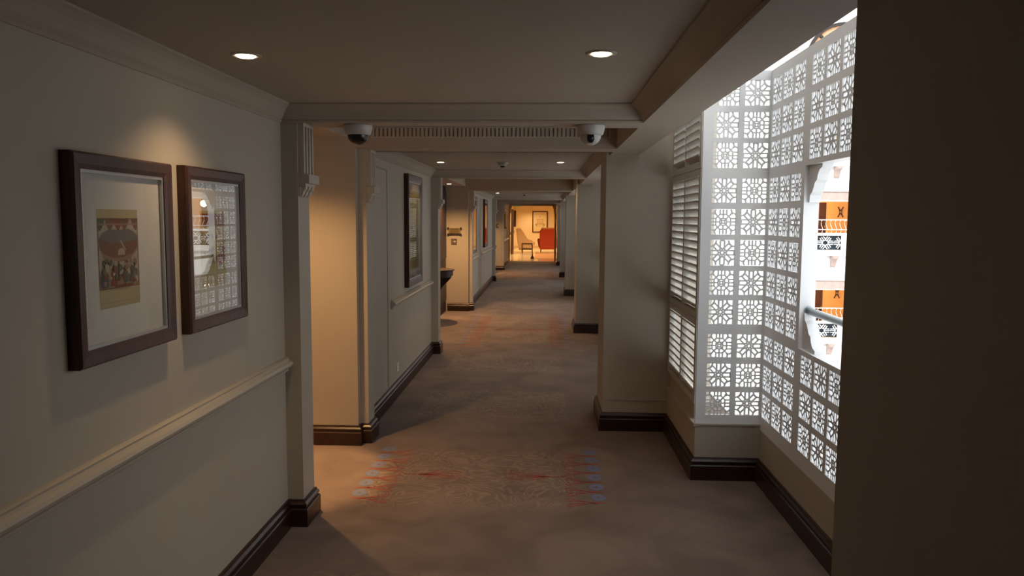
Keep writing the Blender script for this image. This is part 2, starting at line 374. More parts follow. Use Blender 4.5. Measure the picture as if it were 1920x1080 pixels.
for i, (a, b) in enumerate(bays):
    st = b-STEP
    p = [(PX, PIL[i+1][1]), (PX, b), (XS, b), (XS, st), (XG, st), (XG, a), (PX, a), (PX, a-.02)]
    bm = NB(); sweep(bm, p, BP); tag(obj('baseboard_right', bm, M_BASE), 'dark mahogany baseboard around ' + ['the near window bay and broad pillar', 'the second window bay', 'the third window bay', 'the fourth window bay', 'the fifth window bay'][i], 'baseboard', None, 'structure')

# ------------------------------------------------------------------ chair rails
RP = [(0, .885), (.010, .887), (.018, .893), (.020, .905), (.030, .912), (.042, .922), (.046, .934), (.040, .946), (.028, .952), (.020, .960), (.022, .968), (.012, .972), (0, .973)]
for k, (a, b) in enumerate(((-3.0, 4.16), (7.12, 9.62), (14.75, 16.75), (17.5, 21.1), (26.1, 31.1))):
    bm = NB(); sweep(bm, [(XL, a), (XL, b)], RP)
    tag(obj('chair_rail', bm, M_TRIM), ['cream chair rail below the paired pictures', 'cream chair rail below the tall single picture', 'cream chair rail below the nearer distant picture', 'cream chair rail below the farther distant picture', 'cream chair rail on the farthest wall'][k], 'chair rail', None, 'structure')

# ------------------------------------------------------------------ downlights
def make_downlight():
    root = empty('downlight', 'x', 'downlight', (0,0,0), 'recessed ceiling downlights')
    bm = NB(); lathe(bm, [(.036, .001), (.040, -.004), (.054, -.005), (.058, -.001), (.058, .002), (.036, .002)], seg=32)
    obj('trim_ring', bm, M_TRIM, root)
    bm = NB(); lathe(bm, [(.0001, -.0085), (.030, -.0080), (.036, -.0045), (.036, .0015), (.0001, .0015)], seg=24); obj('lamp', bm, M_LAMP, root)
    return root
dl = make_downlight()
spots = [(-1.13, 2.90, ZC, 'glowing downlight above the paired pictures', DOWN*1.5, 84), (0.204, 2.88, ZC, 'glowing downlight nearer the window side of the near ceiling', DOWN*.5, 84),
         (-1.13, 8.35, ZC, 'small downlight on the ceiling by the tall picture', DOWN*1.3, 84), (0.172, 8.31, ZC, 'small downlight opposite the one by the tall picture', DOWN*1.0, 84),
         (-1.65, 13.28, 2.345, 'downlight above the second opening, beside the dark panelling', ALC*3.6, 108), (-1.12, 18.4, ZC, 'far downlight by the two distant pictures', DOWN*2.6, 90),
         (0.17, 15.4, ZC, 'added unseen fill lamp over the window side past the second opening', DOWN*1.4, 90), (-1.12, 15.4, ZC, 'added unseen fill lamp over the first of the distant pictures', DOWN*2.2, 84),  # both lamps added out of view to brighten the distant carpet
         (0.17, 11.8, ZH, 'hidden downlight in the raised ceiling by the second opening', DOWN*2.2, 90), (0.17, 23.5, ZH, 'hidden downlight in the raised ceiling by the third opening', DOWN*2.2, 90),
         (-1.82, 4.95, 2.345, 'hidden downlight inside the nearest opening', ALC*1.9, 98),
         (-1.62, 24.3, 2.345, 'downlight inside the third opening', ALC*3.4, 105), (-1.1, 28.4, ZC, 'farthest downlight before the lobby', DOWN*2, 100),
         (-1.63, 10.9, 2.345, 'downlight just inside the second opening', ALC*1.7, 80)]
first = True
NL = bpy.data.lights.new('reflector_beam', 'SPOT'); NL.energy = 330; NL.spot_size = radians(42); NL.spot_blend = .45; NL.shadow_soft_size = .03; NL.color = (1, .55, .22)
no = bpy.data.objects.new('reflector_beam', NL); COL.objects.link(no); no.location = (-1.82, 4.95, 2.33)
for x, y, z, lab, pw, ang in spots:
    o = dl if first else dup(dl); first = False
    o.location = (x, y, z); o['label'] = lab
    L = bpy.data.lights.new('downlight_beam', 'SPOT'); L.energy = pw; L.spot_size = radians(ang+34); L.spot_blend = 1.0; L.shadow_soft_size = .03
    L.color = (1, .66, .36) if pw < ALC*.7 else (1, .55, .22)
    lo = bpy.data.objects.new('downlight_beam', L); COL.objects.link(lo); lo.location = (x, y, z-.012)

# ------------------------------------------------------------------ lattice screens
def line_bm(segs, w, h, bw, th):
    """segs in unit square, in the x-z plane; centred at the origin"""
    bm = NB()
    for (a, b) in segs:
        A = Vector((a[0]*w/2, 0, a[1]*h/2)); B = Vector((b[0]*w/2, 0, b[1]*h/2))
        bar(bm, A, B, bw, th, up=Vector((0, 1, 0)))
    return bm
def star_segs():
    S = []
    for k in range(8):
        t = k*pi/4; d = Vector((cos(t), sin(t))); n = Vector((-d.y, d.x)); L = .98 if k % 2 == 0 else .90
        q = .17
        pts = [d*.27, d*.44+n*q, d*L+n*q, d*L-n*q, d*.44-n*q, d*.27]
        for i in range(5): S.append((tuple(pts[i]), tuple(pts[i+1])))
        S.append((tuple(d*.17), tuple(d*.27)))
    for k in range(8):
        S.append(((.17*cos(k*pi/4), .17*sin(k*pi/4)), (.17*cos((k+1)*pi/4), .17*sin((k+1)*pi/4))))
    for sx in (-1, 1):
        for sy in (-1, 1):
            for j in range(4):
                a0, a1 = j*pi/8, (j+1)*pi/8; r = .50
                S.append(((sx*(1-r*cos(a0)), sy*(1-r*sin(a0))), (sx*(1-r*cos(a1)), sy*(1-r*sin(a1)))))
    return S
def oct_segs():
    Q = [((0, 1), (0, .28)), ((.27, 1), (.27, .60)), ((0, .60), (.27, .60)), ((.27, .60), (.44, .44)), ((.44, .44), (.60, .27)),
         ((.60, 1), (.70, .82)), ((.70, .82), (.60, .60)), ((.60, .60), (.44, .44)), ((.60, .60), (.82, .70)), ((.82, .70), (1, .60)),
         ((.70, .82), (.70, .70)), ((.44, .44), (.25, .25)), ((.25, .25), (.0, .28)), ((.25, .25), (.28, 0)), ((.27, .60), (0, .60)),
         ((.60, .27), (1, .27)), ((.60, 0), (.60, .27)), ((1, 0), (.28, 0)), ((.12, 0), (.12, .12)), ((0, .12), (.12, .12)), ((.12, .12), (.25, .25))]
    S = []
    for a, b in Q:
        for sx in (-1, 1):
            for sy in (-1, 1): S.append(((a[0]*sx, a[1]*sy), (b[0]*sx, b[1]*sy)))
    out = []; seen = set()
    for a, b in S:
        k = tuple(sorted(((round(a[0], 3)+0.0, round(a[1], 3)+0.0), (round(b[0], 3)+0.0, round(b[1], 3)+0.0))))
        if k not in seen: seen.add(k); out.append((a, b))
    return out
ROWS = [(2.487, 2.649), (2.282, 2.446), (2.087, 2.248), (1.862, 2.018), (1.653, 1.820), (1.449, 1.618), (1.255, 1.414), (1.059, 1.219), (.836, .991), (.638, .793), (.445, .601)]
def tile_mesh(kind, w, h=.163):
    bm = line_bm(star_segs() if kind == 0 else oct_segs(), w, h, .0100 if kind == 0 else .0088, .010)
    bmesh.ops.recalc_face_normals(bm, faces=bm.faces)
    me = bpy.data.meshes.new('lattice_tile'); bm.to_mesh(me); bm.free(); me.materials.append(M_WHITE); return me
TM_S = [tile_mesh(0, .176), tile_mesh(1, .176)]
TM_R = [tile_mesh(0, .160), tile_mesh(1, .160)]
FT = .022                                  # frame thickness
def grid_frame(bm, cols, rows, x0, x1, z0, z1, y0, y1):
    """solid bars round the holes; local x along the screen"""
    xs = [x0] + [v for c in cols for v in c] + [x1]
    for i in range(0, len(xs), 2): box(bm, xs[i], xs[i+1], y0, y1, z0, z1)
    rr = sorted(rows); zs = [z0] + [v for c in rr for v in c] + [z1]
    for c in cols:
        for i in range(0, len(zs), 2): box(bm, c[0], c[1], y0, y1, zs[i], zs[i+1])
def return_screen(loc, label):
    root = empty('lattice_screen', label, 'lattice screen', loc, 'white pierced lattice screens of the window bays')
    cols = [(.068, .228), (.263, .423)]
    bm = NB(); grid_frame(bm, cols, ROWS, 0, .43, .377, 2.71, 0, FT); obj('frame', bm, M_WHITE, root)
    for ci, c in enumerate(cols):
        for ri, r in enumerate(ROWS):
            me = TM_R[(ci+ri) % 2 ^ 1]
            t = bpy.data.objects.new('lattice_tile', me); COL.objects.link(t); t.parent = root; t.location = ((c[0]+c[1])/2, .011, (r[0]+r[1])/2)
    return root
GS = [0.035 + .72*k for k in range(4)]     # group starts, measured back from the step
def long_screen(loc, label, length, tiles=True):
    # local x runs from the step towards the camera side; local y points out of the building
    root = empty('lattice_screen', label, 'lattice screen', loc, 'white pierced lattice screens of the window bays')
    groups = [[(g+.215*k, g+.215*k+.175) for k in range(3)] for g in GS]
    bm = NB()
    full = [0, 3]; edges = [0] + [g-.0575 for g in GS[1:]] + [GS[3]+.605+.08]
    for gi, g in enumerate(groups):
        e0, e1 = edges[gi], edges[gi+1]
        if gi in full: grid_frame(bm, g, ROWS, e0, e1, .35, 2.71, 0, FT)
        else:
            grid_frame(bm, g, ROWS[:3], e0, e1, 2.055, 2.71, 0, FT); grid_frame(bm, g, ROWS[8:], e0, e1, .35, 1.02, 0, FT)
        for gc, c in enumerate(g):
            for ri, r in enumerate(ROWS):
                if gi not in full and 3 <= ri <= 7: continue
                if not tiles: continue
                t = bpy.data.objects.new('lattice_tile', TM_S[(gc+gi+ri) % 2]); COL.objects.link(t); t.parent = root
                t.location = ((c[0]+c[1])/2, .011, (r[0]+r[1])/2)
    obj('frame', bm, M_WHITE, root)
    # opening lining and ogee brackets
    oa, ob = edges[1], edges[3]
    bm = NB()
    box(bm, oa-.012, oa, .0221, .085, 1.02, 2.055); box(bm, ob, ob+.012, .0221, .085, 1.02, 2.055)
    box(bm, oa-.012, ob+.012, .0221, .085, 1.0, 1.02); box(bm, oa-.012, ob+.012, .0221, .085, 2.055, 2.075)
    obj('opening_lining', bm, M_WHITE, root)
    ogee = [(0, 0), (.205, 0), (.205, .018), (.165, .030), (.140, .055), (.128, .085), (.098, .098), (.085, .120), (.060, .150), (.030, .165), (.022, .205), (0, .205)]
    for fx in (0, 1):
        for fz in (0, 1):
            pl = [((oa + p[0]) if fx == 0 else (ob - p[0]), (2.055 - p[1]) if fz == 0 else (1.02 + p[1])) for p in ogee]
            b2 = NB(); prism(b2, pl, 1, .0225, .084)
            obj('bracket', b2, M_WHITE, root)
    return root
def handrail(loc, label, a, b):
    root = empty('handrail', label, 'handrail', loc, 'steel handrails across the screen openings')
    bm = NB(); tube(bm, [(a+.012, .055, 1.235), (b-.012, .055, 1.235)], .021, 16); obj('rail', bm, M_CHROME, root)
    for e in (a, b):
        bm = NB(); q = .012 if e == a else -.012
        tube(bm, [(e, .055, 1.235), (e+q, .055, 1.235)], .029, 20); obj('end_flange', bm, M_CHROME, root)
    return root
words = ['near window bay', 'second window bay, behind the broad pillar', 'third window bay', 'fourth window bay', 'fifth window bay']
for i, (a, b) in enumerate(bays):
    st = b-STEP
    if i == 0:
        rs0 = return_screen((XS, st, 0), 'tall narrow white lattice screen facing the camera, beside the shutters')
        ls0 = long_screen((XG, st, 0), 'long white lattice screen along the near bay, with the large opening', st-a)
        ls0.rotation_euler = (0, 0, -pi/2)
        # rotate so local x runs to -Y and local y points to +X
        hr0 = handrail((XG, st, 0), 'grey steel handrail crossing the near screen opening', GS[1]-.0575, GS[3]-.0575); hr0.rotation_euler = (0, 0, -pi/2)
    elif i == 1:
        dup(rs0, (XS, st, 0), 'tall narrow white lattice screen of the ' + words[i]); dup(ls0, (XG, st, 0), 'long white lattice screen of the ' + words[i]); dup(hr0, (XG, st, 0), 'grey steel handrail of the ' + words[i])
    else:
        dup(rs0, (XS, st, 0), 'tall narrow white lattice frame of the ' + words[i], skip=('lattice_tile',)); dup(ls0, (XG, st, 0), 'long white lattice frame of the ' + words[i], skip=('lattice_tile',))

# louvred shutters on the narrow face of each bay
def shutter(loc, z0, z1, label, n, length):
    root = empty('louvre_shutter', label, 'shutter', loc, 'cream louvred shutters of the window bays')
    # local x along the wall (+Y in world), local z up
    W = length; stl = .05; mid = .035
    leaf = (W - 2*stl - mid)/2
    bm = NB()
    box(bm, 0, stl, 0, .045, z0, z1); box(bm, W-stl, W, 0, .045, z0, z1); box(bm, stl+leaf, stl+leaf+mid, 0, .045, z0, z1)
    r = .045
    for q in (0, 1):
        x0 = stl + q*(leaf+mid); box(bm, x0, x0+leaf, 0, .045, z0, z0+r); box(bm, x0, x0+leaf, 0, .045, z1-r, z1)
    obj('frame', bm, M_SHUT, root, bevel=.002)
    bm = NB()
    prism(bm, [(-.036, -.004), (-.030, -.006), (.030, -.006), (.036, -.004), (.036, .004), (.030, .006), (-.030, .006), (-.036, .004)], 0, -leaf/2+.004, leaf/2-.004)
    first = obj('slat', bm, M_SHUT, root)
    me = first.data; bpy.data.objects.remove(first)
    pitch = (z1-z0-2*r)/n
    for q in (0, 1):
        xc = stl + q*(leaf+mid) + leaf/2
        for k in range(n):
            o = bpy.data.objects.new('slat', me); COL.objects.link(o); o.parent = root
            o.location = (xc, .024, z0+r+pitch*(k+.5)); o.rotation_euler = (radians(38), 0, 0)
    bm = NB()
    for q in (0, 1):
        xc = stl + q*(leaf+mid) + leaf/2; box(bm, xc-.006, xc+.006, -.018, -.008, z0+.07, z1-.07)
    return root
sh = []
panels = [(2.09, 2.90, 13, 'top'), (1.085, 2.085, 17, 'tall middle'), (.505, 1.08, 9, 'bottom')]
for i, (a, b) in enumerate(bays):
    st = b-STEP+.052
    for j, (z0, z1, n, nm) in enumerate(panels):
        lab = '%s cream louvred shutter panel of the %s' % (nm, words[i])
        if i == 0:
            o = shutter((XS+.045, st, 0), z0, z1, lab, n, b-st); o.rotation_euler = (0, 0, pi/2); sh.append(o)
        else: dup(sh[j], (XS+.045, st, 0), lab)

# ------------------------------------------------------------------ framed pictures (on the left walls; glass faces +x)
def framed(name_label, y0, y1, z0, z1, fw, depth, art, mat_in=None, group=None, liner=True):
    root = empty('framed_picture', name_label, 'framed picture', (XL, y0, z0), group)
    W, Hh = y1-y0, z1-z0
    bm = NB()
    # mitred frame: profile (inset, x)
    prof = [(0, 0), (0, depth-.007), (.007, depth), (fw*.7, depth-.004), (fw, depth-.009), (fw, .004)]
    rings = []
    for ins, x in prof:
        rings.append([bm.verts.new((x, ins, ins)), bm.verts.new((x, W-ins, ins)), bm.verts.new((x, W-ins, Hh-ins)), bm.verts.new((x, ins, Hh-ins))])
    for i in range(len(rings)-1):
        for k in range(4): bm.faces.new((rings[i][k], rings[i][(k+1)%4], rings[i+1][(k+1)%4], rings[i+1][k]))
    obj('frame', bm, M_FRAME, root)
    a = fw
    if liner:
        bm = NB(); lw = .010; x0, x1 = .006, depth-.012
        for (p, q, r, t) in ((a, W-a, a, a+lw), (a, W-a, Hh-a-lw, Hh-a), (a, a+lw, a+lw, Hh-a-lw), (W-a-lw, W-a, a+lw, Hh-a-lw)): box(bm, x0, x1, p, q, r, t)
        obj('liner', bm, M_SILVER, root)
    bm = NB(); box(bm, .004, depth-.024, a+.001, W-a-.001, a+.001, Hh-a-.001); obj('mount', bm, M_MAT, root)
    AX[0] = depth-.0236; art(root, W, Hh)
    bm = NB(); box(bm, depth-.017, depth-.0155, a+.0102, W-a-.0102, a+.0102, Hh-a-.0102); obj('glass_pane', bm, M_GLASS, root)
    return root
def blob(bm, cx, cy, rx, ry, x, mi, n=10, rot=0, jit=.15):
    pts = []
    for k in range(n):
        t = 2*pi*k/n; q = 1+random.uniform(-jit, jit); u, v = rx*cos(t)*q, ry*sin(t)*q
        pts.append((cx+u*cos(rot)-v*sin(rot), cy+u*sin(rot)+v*cos(rot)))
    poly(bm, pts, x, mi)
LAY = [0]; AX = [0]
def poly(bm, pts, x, mi):
    LAY[0] += 1; xx = x + .00006*(LAY[0] % 60)
    fc = bm.faces.new([bm.verts.new((xx, p[0], p[1])) for p in pts]); fc.material_index = mi
PM = [P_CREAM, P_BROWN, P_GREY, P_RED, P_GREEN, P_WHITE, P_BLUE, P_OLIVE, P_TAN]
def art1(root, W, Hh):
    y0, y1, z0, z1 = .150, .392, .168, .492
    bm = NB(); LAY[0] = 0; w, h = y1-y0, z1-z0; x = AX[0]
    def R(a, b, c, d, mi): poly(bm, [(y0+a*w, z0+c*h), (y0+b*w, z0+c*h), (y0+b*w, z0+d*h), (y0+a*w, z0+d*h)], x, mi)
    def Pp(pts, mi): poly(bm, [(y0+a*w, z0+b*h) for a, b in pts], x, mi)
    R(0, 1, 0, 1, 0); R(.0, 1, .195, .905, 1); R(0.02, .985, .20, .90, 5)
    for a, c, mi in ((.06, .87, 4), (.30, .87, 1), (.5, .87, 3), (.66, .87, 1), (.95, .87, 1)): Pp([(max(0, a-.12), .90), (min(1, a+.12), .90), (min(1, a+.08), .84), (a+.01, .785), (a-.03, .79), (max(0, a-.10), .85)], mi)
    R(.02, .985, .84, .855, 8)
    Pp([(.02, .70), (.10, .76), (.28, .80), (.5, .79), (.75, .80), (.90, .765), (.985, .72), (.985, .68), (.7, .66), (.5, .655), (.25, .67), (.02, .70)][::-1], 2)
    Pp([(.02, .70), (.25, .67), (.5, .655), (.7, .66), (.985, .69), (.97, .60), (.85, .535), (.6, .50), (.35, .50), (.15, .54), (.04, .60)], 1)
    Pp([(.04, .60), (.15, .545), (.35, .505), (.6, .505), (.85, .54), (.97, .60), (.95, .57), (.8, .49), (.55, .46), (.3, .465), (.12, .50)], 8)
    Pp([(.52, .68), (.55, .685), (.68, .58), (.65, .575)], 5); 
    Pp([(.47, .53), (.47, .57), (.52, .60), (.60, .60), (.64, .57), (.64, .53)], 5)
    R(.03, .985, .20, .31, 8)
    random.seed(3)
    cols = [3, 6, 4, 5, 1, 8, 3, 2, 4, 1, 5]
    for k in range(120):
        a, b = random.uniform(.06, .93), random.uniform(.25, .47); mi = random.choice(cols)
        blob(bm, y0+a*w, z0+b*h, w*random.uniform(.025, .06), h*random.uniform(.015, .045), x, mi, 8, random.uniform(-.5, .5), .3)
    for k in range(14): blob(bm, y0+random.uniform(.08, .92)*w, z0+random.uniform(.28, .48)*h, w*.022, h*.016, x, 5, 7)
    Pp([(.26, .22), (.42, .22), (.40, .36), (.33, .40), (.27, .35)], 3); Pp([(.04, .21), (.2, .21), (.18, .38), (.10, .42), (.04, .36)], 6); Pp([(.72, .25), (.9, .26), (.9, .38), (.8, .42), (.72, .36)], 4)
    R(.35, .82, .20, .225, 3); R(.0, 1, .192, .198, 1); R(0, 1, .903, .909, 1); R(.0, 1, .055, .058, 8); R(.985, .99, .055, 1, 8)
    obj('print', bm, PM, root)
def art2(root, W, Hh):
    y0, y1, z0, z1 = .150, .400, .17, .495
    bm = NB(); LAY[0] = 0; w, h = y1-y0, z1-z0; x = AX[0]
    def R(a, b, c, d, mi): poly(bm, [(y0+a*w, z0+c*h), (y0+b*w, z0+c*h), (y0+b*w, z0+d*h), (y0+a*w, z0+d*h)], x, mi)
    R(0, 1, 0, 1, 0); R(.02, .98, .20, .98, 7); R(.04, .96, .80, .96, 1); R(.1, .9, .55, .79, 0)
    random.seed(9)
    for k in range(26):
        a, b = random.uniform(.08, .92), random.uniform(.25, .95); blob(bm, y0+a*w, z0+b*h, w*.05, h*.025, x, random.choice([3, 1, 8, 4, 3]), 8, random.uniform(-1, 1), .3)
    blob(bm, y0+.78*w, z0+.36*h, w*.16, h*.08, x, 3, 12); blob(bm, y0+.88*w, z0+.47*h, w*.09, h*.05, x, 3, 9)
    for k in range(5): R(.2+.12*k, .205+.12*k, .08, .2, 8)
    obj('print', bm, PM, root)
def art_tall(seed):
    def A(root, W, Hh):
        y0, y1, z0, z1 = .16, W-.16, .17, Hh-.17
        bm = NB(); LAY[0] = 0; w, h = y1-y0, z1-z0; x = AX[0]
        def R(a, b, c, d, mi): poly(bm, [(y0+a*w, z0+c*h), (y0+b*w, z0+c*h), (y0+b*w, z0+d*h), (y0+a*w, z0+d*h)], x, mi)
        R(0, 1, 0, 1, 0); R(.03, .97, .03, .97, 7)
        random.seed(seed)
        R(.03, .97, .88, .91, 8)
        for k in range(22):
            a, b = random.uniform(.12, .9), random.uniform(.18, .62); blob(bm, y0+a*w, z0+b*h, w*.035, h*random.uniform(.02, .07), x, random.choice([8, 1, 3, 4, 8]), 8, random.uniform(-.3, .3), .3)
        obj('print', bm, PM, root)
    return A
G = 'framed pictures along the left wall'
framed('nearer framed print of the pair, showing a tent canopy over a crowd', 2.228, 2.842, 1.280, 1.945, .052, .042, art1, group=G)
framed('farther framed print of the pair, its glass reflecting the white lattice', 2.958, 3.545, 1.280, 1.950, .052, .042, art2, group=G)
framed('tall dark framed picture beyond the nearest opening', 7.84, 8.74, 1.025, 2.205, .075, .05, art_tall(1), group=G)
framed('distant tall framed picture, nearer of the two past the second opening', 15.05, 15.95, 1.04, 2.20, .075, .05, art_tall(2), group=G)
framed('distant tall framed picture, farther of the two past the second opening', 18.05, 18.95, 1.06, 2.20, .075, .05, art_tall(5), group=G)
framed('small dark frame on the farthest wall, left one', 26.35, 27.2, 1.37, 2.0, .09, .045, art_tall(6), group=G)
framed('small dark frame on the farthest wall, right one', 27.9, 28.8, 1.37, 2.0, .09, .045, art_tall(8), group=G)

# ------------------------------------------------------------------ ceiling fixtures
def dome_camera(loc, label, turned):
    root = empty('dome_camera', label, 'security camera', loc, 'dome security cameras under the beam')
    bm = NB(); lathe(bm, [(.001, 0), (.080, 0), (.080, -.008), (.078, -.022), (.070, -.050), (.062, -.056), (.001, -.056)], seg=32); obj('housing', bm, M_PLAST, root, smooth=True)
    bm = NB(); pr = [(.058*cos(t), -.056-.054*sin(t)) for t in [k*pi/2/8 for k in range(9)]]; pr[-1] = (.0005, -.110); lathe(bm, pr, seg=28)
    obj('dome', bm, M_BLACK if not turned else M_PLAST, root, smooth=True)
    if turned:
        bm = NB()
        prism(bm, [(-.020, -.056), (.016, -.056), (.018, -.085), (.010, -.100), (-.012, -.100), (-.020, -.085)], 1, -.060, -.028); obj('lens_slot', bm, M_BLACK, root, bevel=.003)
        bm = NB(); lathe(bm, [(.001, 0), (.012, 0), (.014, -.004), (.014, -.02), (.001, -.02)], seg=16); o = obj('lens', bm, M_BLACK, root, loc=(-.002, -.061, -.074)); o.rotation_euler = (radians(-90), 0, 0)
    return root
dome_camera((-1.045, 4.29, ZB), 'white dome security camera with black dome, at the left end of the beam', False)
dome_camera((0.252, 4.29, ZB), 'white dome security camera with narrow lens slot, at the right end of the beam', True)
def smoke(loc, label):
    root = empty('smoke_detector', label, 'smoke detector', loc, 'ceiling smoke detectors')
    bm = NB(); lathe(bm, [(.001, 0), (.062, 0), (.062, -.010), (.054, -.018), (.001, -.018)], seg=28); obj('base', bm, M_PLAST, root)
    bm = NB(); lathe(bm, [(.001, -.018), (.046, -.018), (.044, -.034), (.034, -.040), (.001, -.040)], seg=28); obj('body', bm, M_PLAST, root)
    bm = NB(); lathe(bm, [(.001, -.040), (.026, -.040), (.024, -.056), (.001, -.058)], seg=20); obj('sensor_cap', bm, M_DARKM, root)
smoke((-.455, 8.35, ZC), 'round smoke detector on the ceiling between two small downlights')
smoke((-.48, 18.6, ZC), 'tiny far smoke detector on the third ceiling bay')
# air grille on the second beam
g = empty('air_grille', 'long slatted air grille high on the second beam', 'air grille', (-1.30, 5.712, 2.345))
bm = NB(); Lg = 1.80; Hg = .105
for d in ((0, Lg, 0, .008, 0, .008), (0, Lg, 0, .008, Hg-.008, Hg), (0, .008, 0, .008, .008, Hg-.008), (Lg-.008, Lg, 0, .008, .008, Hg-.008)): box(bm, *d)
obj('frame', bm, M_TRIM, g)
bm = NB(); box(bm, .008, Lg-.008, .006, .0075, .008, Hg-.008); obj('backing', bm, mat('grille_backing', (.40, .34, .27), .8), g)
sm = None
for k in range(58):
    x = .022+k*(Lg-.044)/57
    if sm is None:
        bm = NB(); box(bm, -.009, .009, -.004, .005, .008, Hg-.008); o = obj('slat', bm, M_TRIM, g, loc=(x, 0, 0)); sm = o.data
    else: o = bpy.data.objects.new('slat', sm); COL.objects.link(o); o.parent = g; o.location = (x, 0, 0)
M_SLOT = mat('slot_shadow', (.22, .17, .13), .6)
def slot(y, x0, x1, lab):
    r = empty('air_slot', lab, 'air diffuser', (x0, y, ZB), 'thin linear air diffusers under the beams')
    L = x1-x0; bm = NB(); box(bm, 0, L, 0, .008, -.004, 0); box(bm, 0, L, .040, .048, -.004, 0); box(bm, 0, .008, .008, .04, -.004, 0); box(bm, L-.008, L, .008, .04, -.004, 0)
    obj('frame', bm, M_TRIM, r); bm = NB(); box(bm, .008, L-.008, .008, .040, -.0015, -.0002); obj('recess_shade', bm, M_SLOT, r)  # flush dark strip, painted-in shade for the slot recess
slot(4.335, -1.165, .055, 'thin linear air slot under the nearest beam, between the cameras')
slot(5.86, -.93, .06, 'thin linear air slot under the second beam')

# ------------------------------------------------------------------ wall bits
r = empty('wall_outlet', 'small white wall outlet low on the cream wall', 'outlet', (XL, 7.37, .235))
bm = NB(); box(bm, 0, .008, 0, .085, 0, .085); obj('plate', bm, M_WHITE, r, bevel=.002)
bm = NB(); [box(bm, .008, .0085, y-.004, y+.004, z-.007, z+.007) for y, z in ((.043, .062), (.030, .028), (.056, .028))]; obj('socket_holes', bm, M_DARKM, r)
def sign(x0, x1, z0, z1, y, lab):
    r = empty('brass_sign', lab, 'sign', (x0, y, z0), 'brass plates on the return walls')
    W, Hh = x1-x0, z1-z0
    bm = NB(); box(bm, .02, W-.02, -.022, -.018, .02, Hh-.0); obj('plate', bm, M_BRASS, r)
    bm = NB(); box(bm, .02, W-.02, -.026, -.014, .0, .012); obj('lower_rod', bm, M_DARKM, r)
    bm = NB()
    for k in range(3): box(bm, .05, W-.05, -.0226, -.022, Hh*.78-.035*k, Hh*.78-.035*k+.010)
    obj('lettering', bm, M_DARKM, r)
    for sx in (.015, W-.015):
        for sz in (.004, Hh-.004):
            bm = NB(); tube(bm, [(sx, 0, sz), (sx, -.012, sz), (sx, -.03, sz)], [.010, .010, .018], 12); obj('standoff', bm, M_DARKM, r)
sign(-1.81, -1.54, 1.44, 1.565, 14.3, 'small brass plate on four studs, on the far warm wall')
sign(-1.80, -1.53, 1.44, 1.565, 25.7, 'tiny brass plate on four studs, farthest return wall')
def switch(x, z, y, lab):
    r = empty('wall_switch', lab, 'switch', (x, y, z), 'square switch plates on the return walls')
    bm = NB(); box(bm, -.055, .055, -.010, 0, -.055, .055); pl_ = obj('plate', bm, M_GREY, r, bevel=.002)
    bm = NB(); lathe(bm, [(.001, 0), (.02, 0), (.02, .006), (.001, .008)], seg=16); o = obj('button', bm, M_PLAST, pl_, loc=(.012, -.010, -.008)); o.rotation_euler = (radians(90), 0, 0)
switch(-1.685, 1.312, 14.3, 'square grey switch plate below the brass plate')
switch(-1.70, 1.312, 25.7, 'tiny square switch plate on the farthest return wall')

# dark wood panelling at the back of the second and third openings
for (a, b, lab) in ((10.3, 14.3, 'dark mahogany wall panelling inside the second opening'), (22.0, 25.7, 'dark mahogany wall panelling inside the third opening')):
    r = empty('wood_panelling', lab, 'wall panelling', (-1.93, a, 0), 'mahogany panelling of the openings')
    L = b-a; bm = NB(); box(bm, .022, .09, 0, L-.022, 0, 2.34); obj('backboard', bm, M_PANELW, r)
    n = 4; me = None
    for k in range(n):
        w_ = L/n
        bm = NB(); box(bm, .085, .11, .06, w_-.08, .22, .82); o = obj('panel', bm, M_PANELW, r, loc=(0, k*w_, 0), bevel=.008)
        bm = NB(); box(bm, .085, .11, .06, w_-.08, 1.0, 2.24); o = obj('panel', bm, M_PANELW, r, loc=(0, k*w_, 0), bevel=.008)
def console(loc, lab):
    r = empty('console_table', lab, 'console table', loc, 'half round consoles')
    def half(R, z0, z1, nm, M):
        bm = NB(); pts = [(0, -R)] + [(R*.86*cos(t), R*sin(t)) for t in [(-pi/2 + pi*k/20) for k in range(1, 20)]] + [(0, R)]
        prism(bm, pts, 2, z0, z1); return obj(nm, bm, M, r, bevel=.004)
    half(.36, .865, .885, 'top', M_PANELW); half(.33, .78, .865, 'apron', M_PANELW)
    half(.30, .752, .78, 'lower_moulding', M_PANELW)
    bm = NB(); prism(bm, [(0, .752), (.26, .752), (.18, .66), (.12, .60), (.05, .50), (0, .42)], 1, -.05, .05); obj('bracket', bm, M_PANELW, r, bevel=.006)
console((-1.818, 12.85, 0), 'half round dark console bracketed to the wood panelling')
console((-1.818, 24.6, 0), 'tiny dark console edge at the third opening')

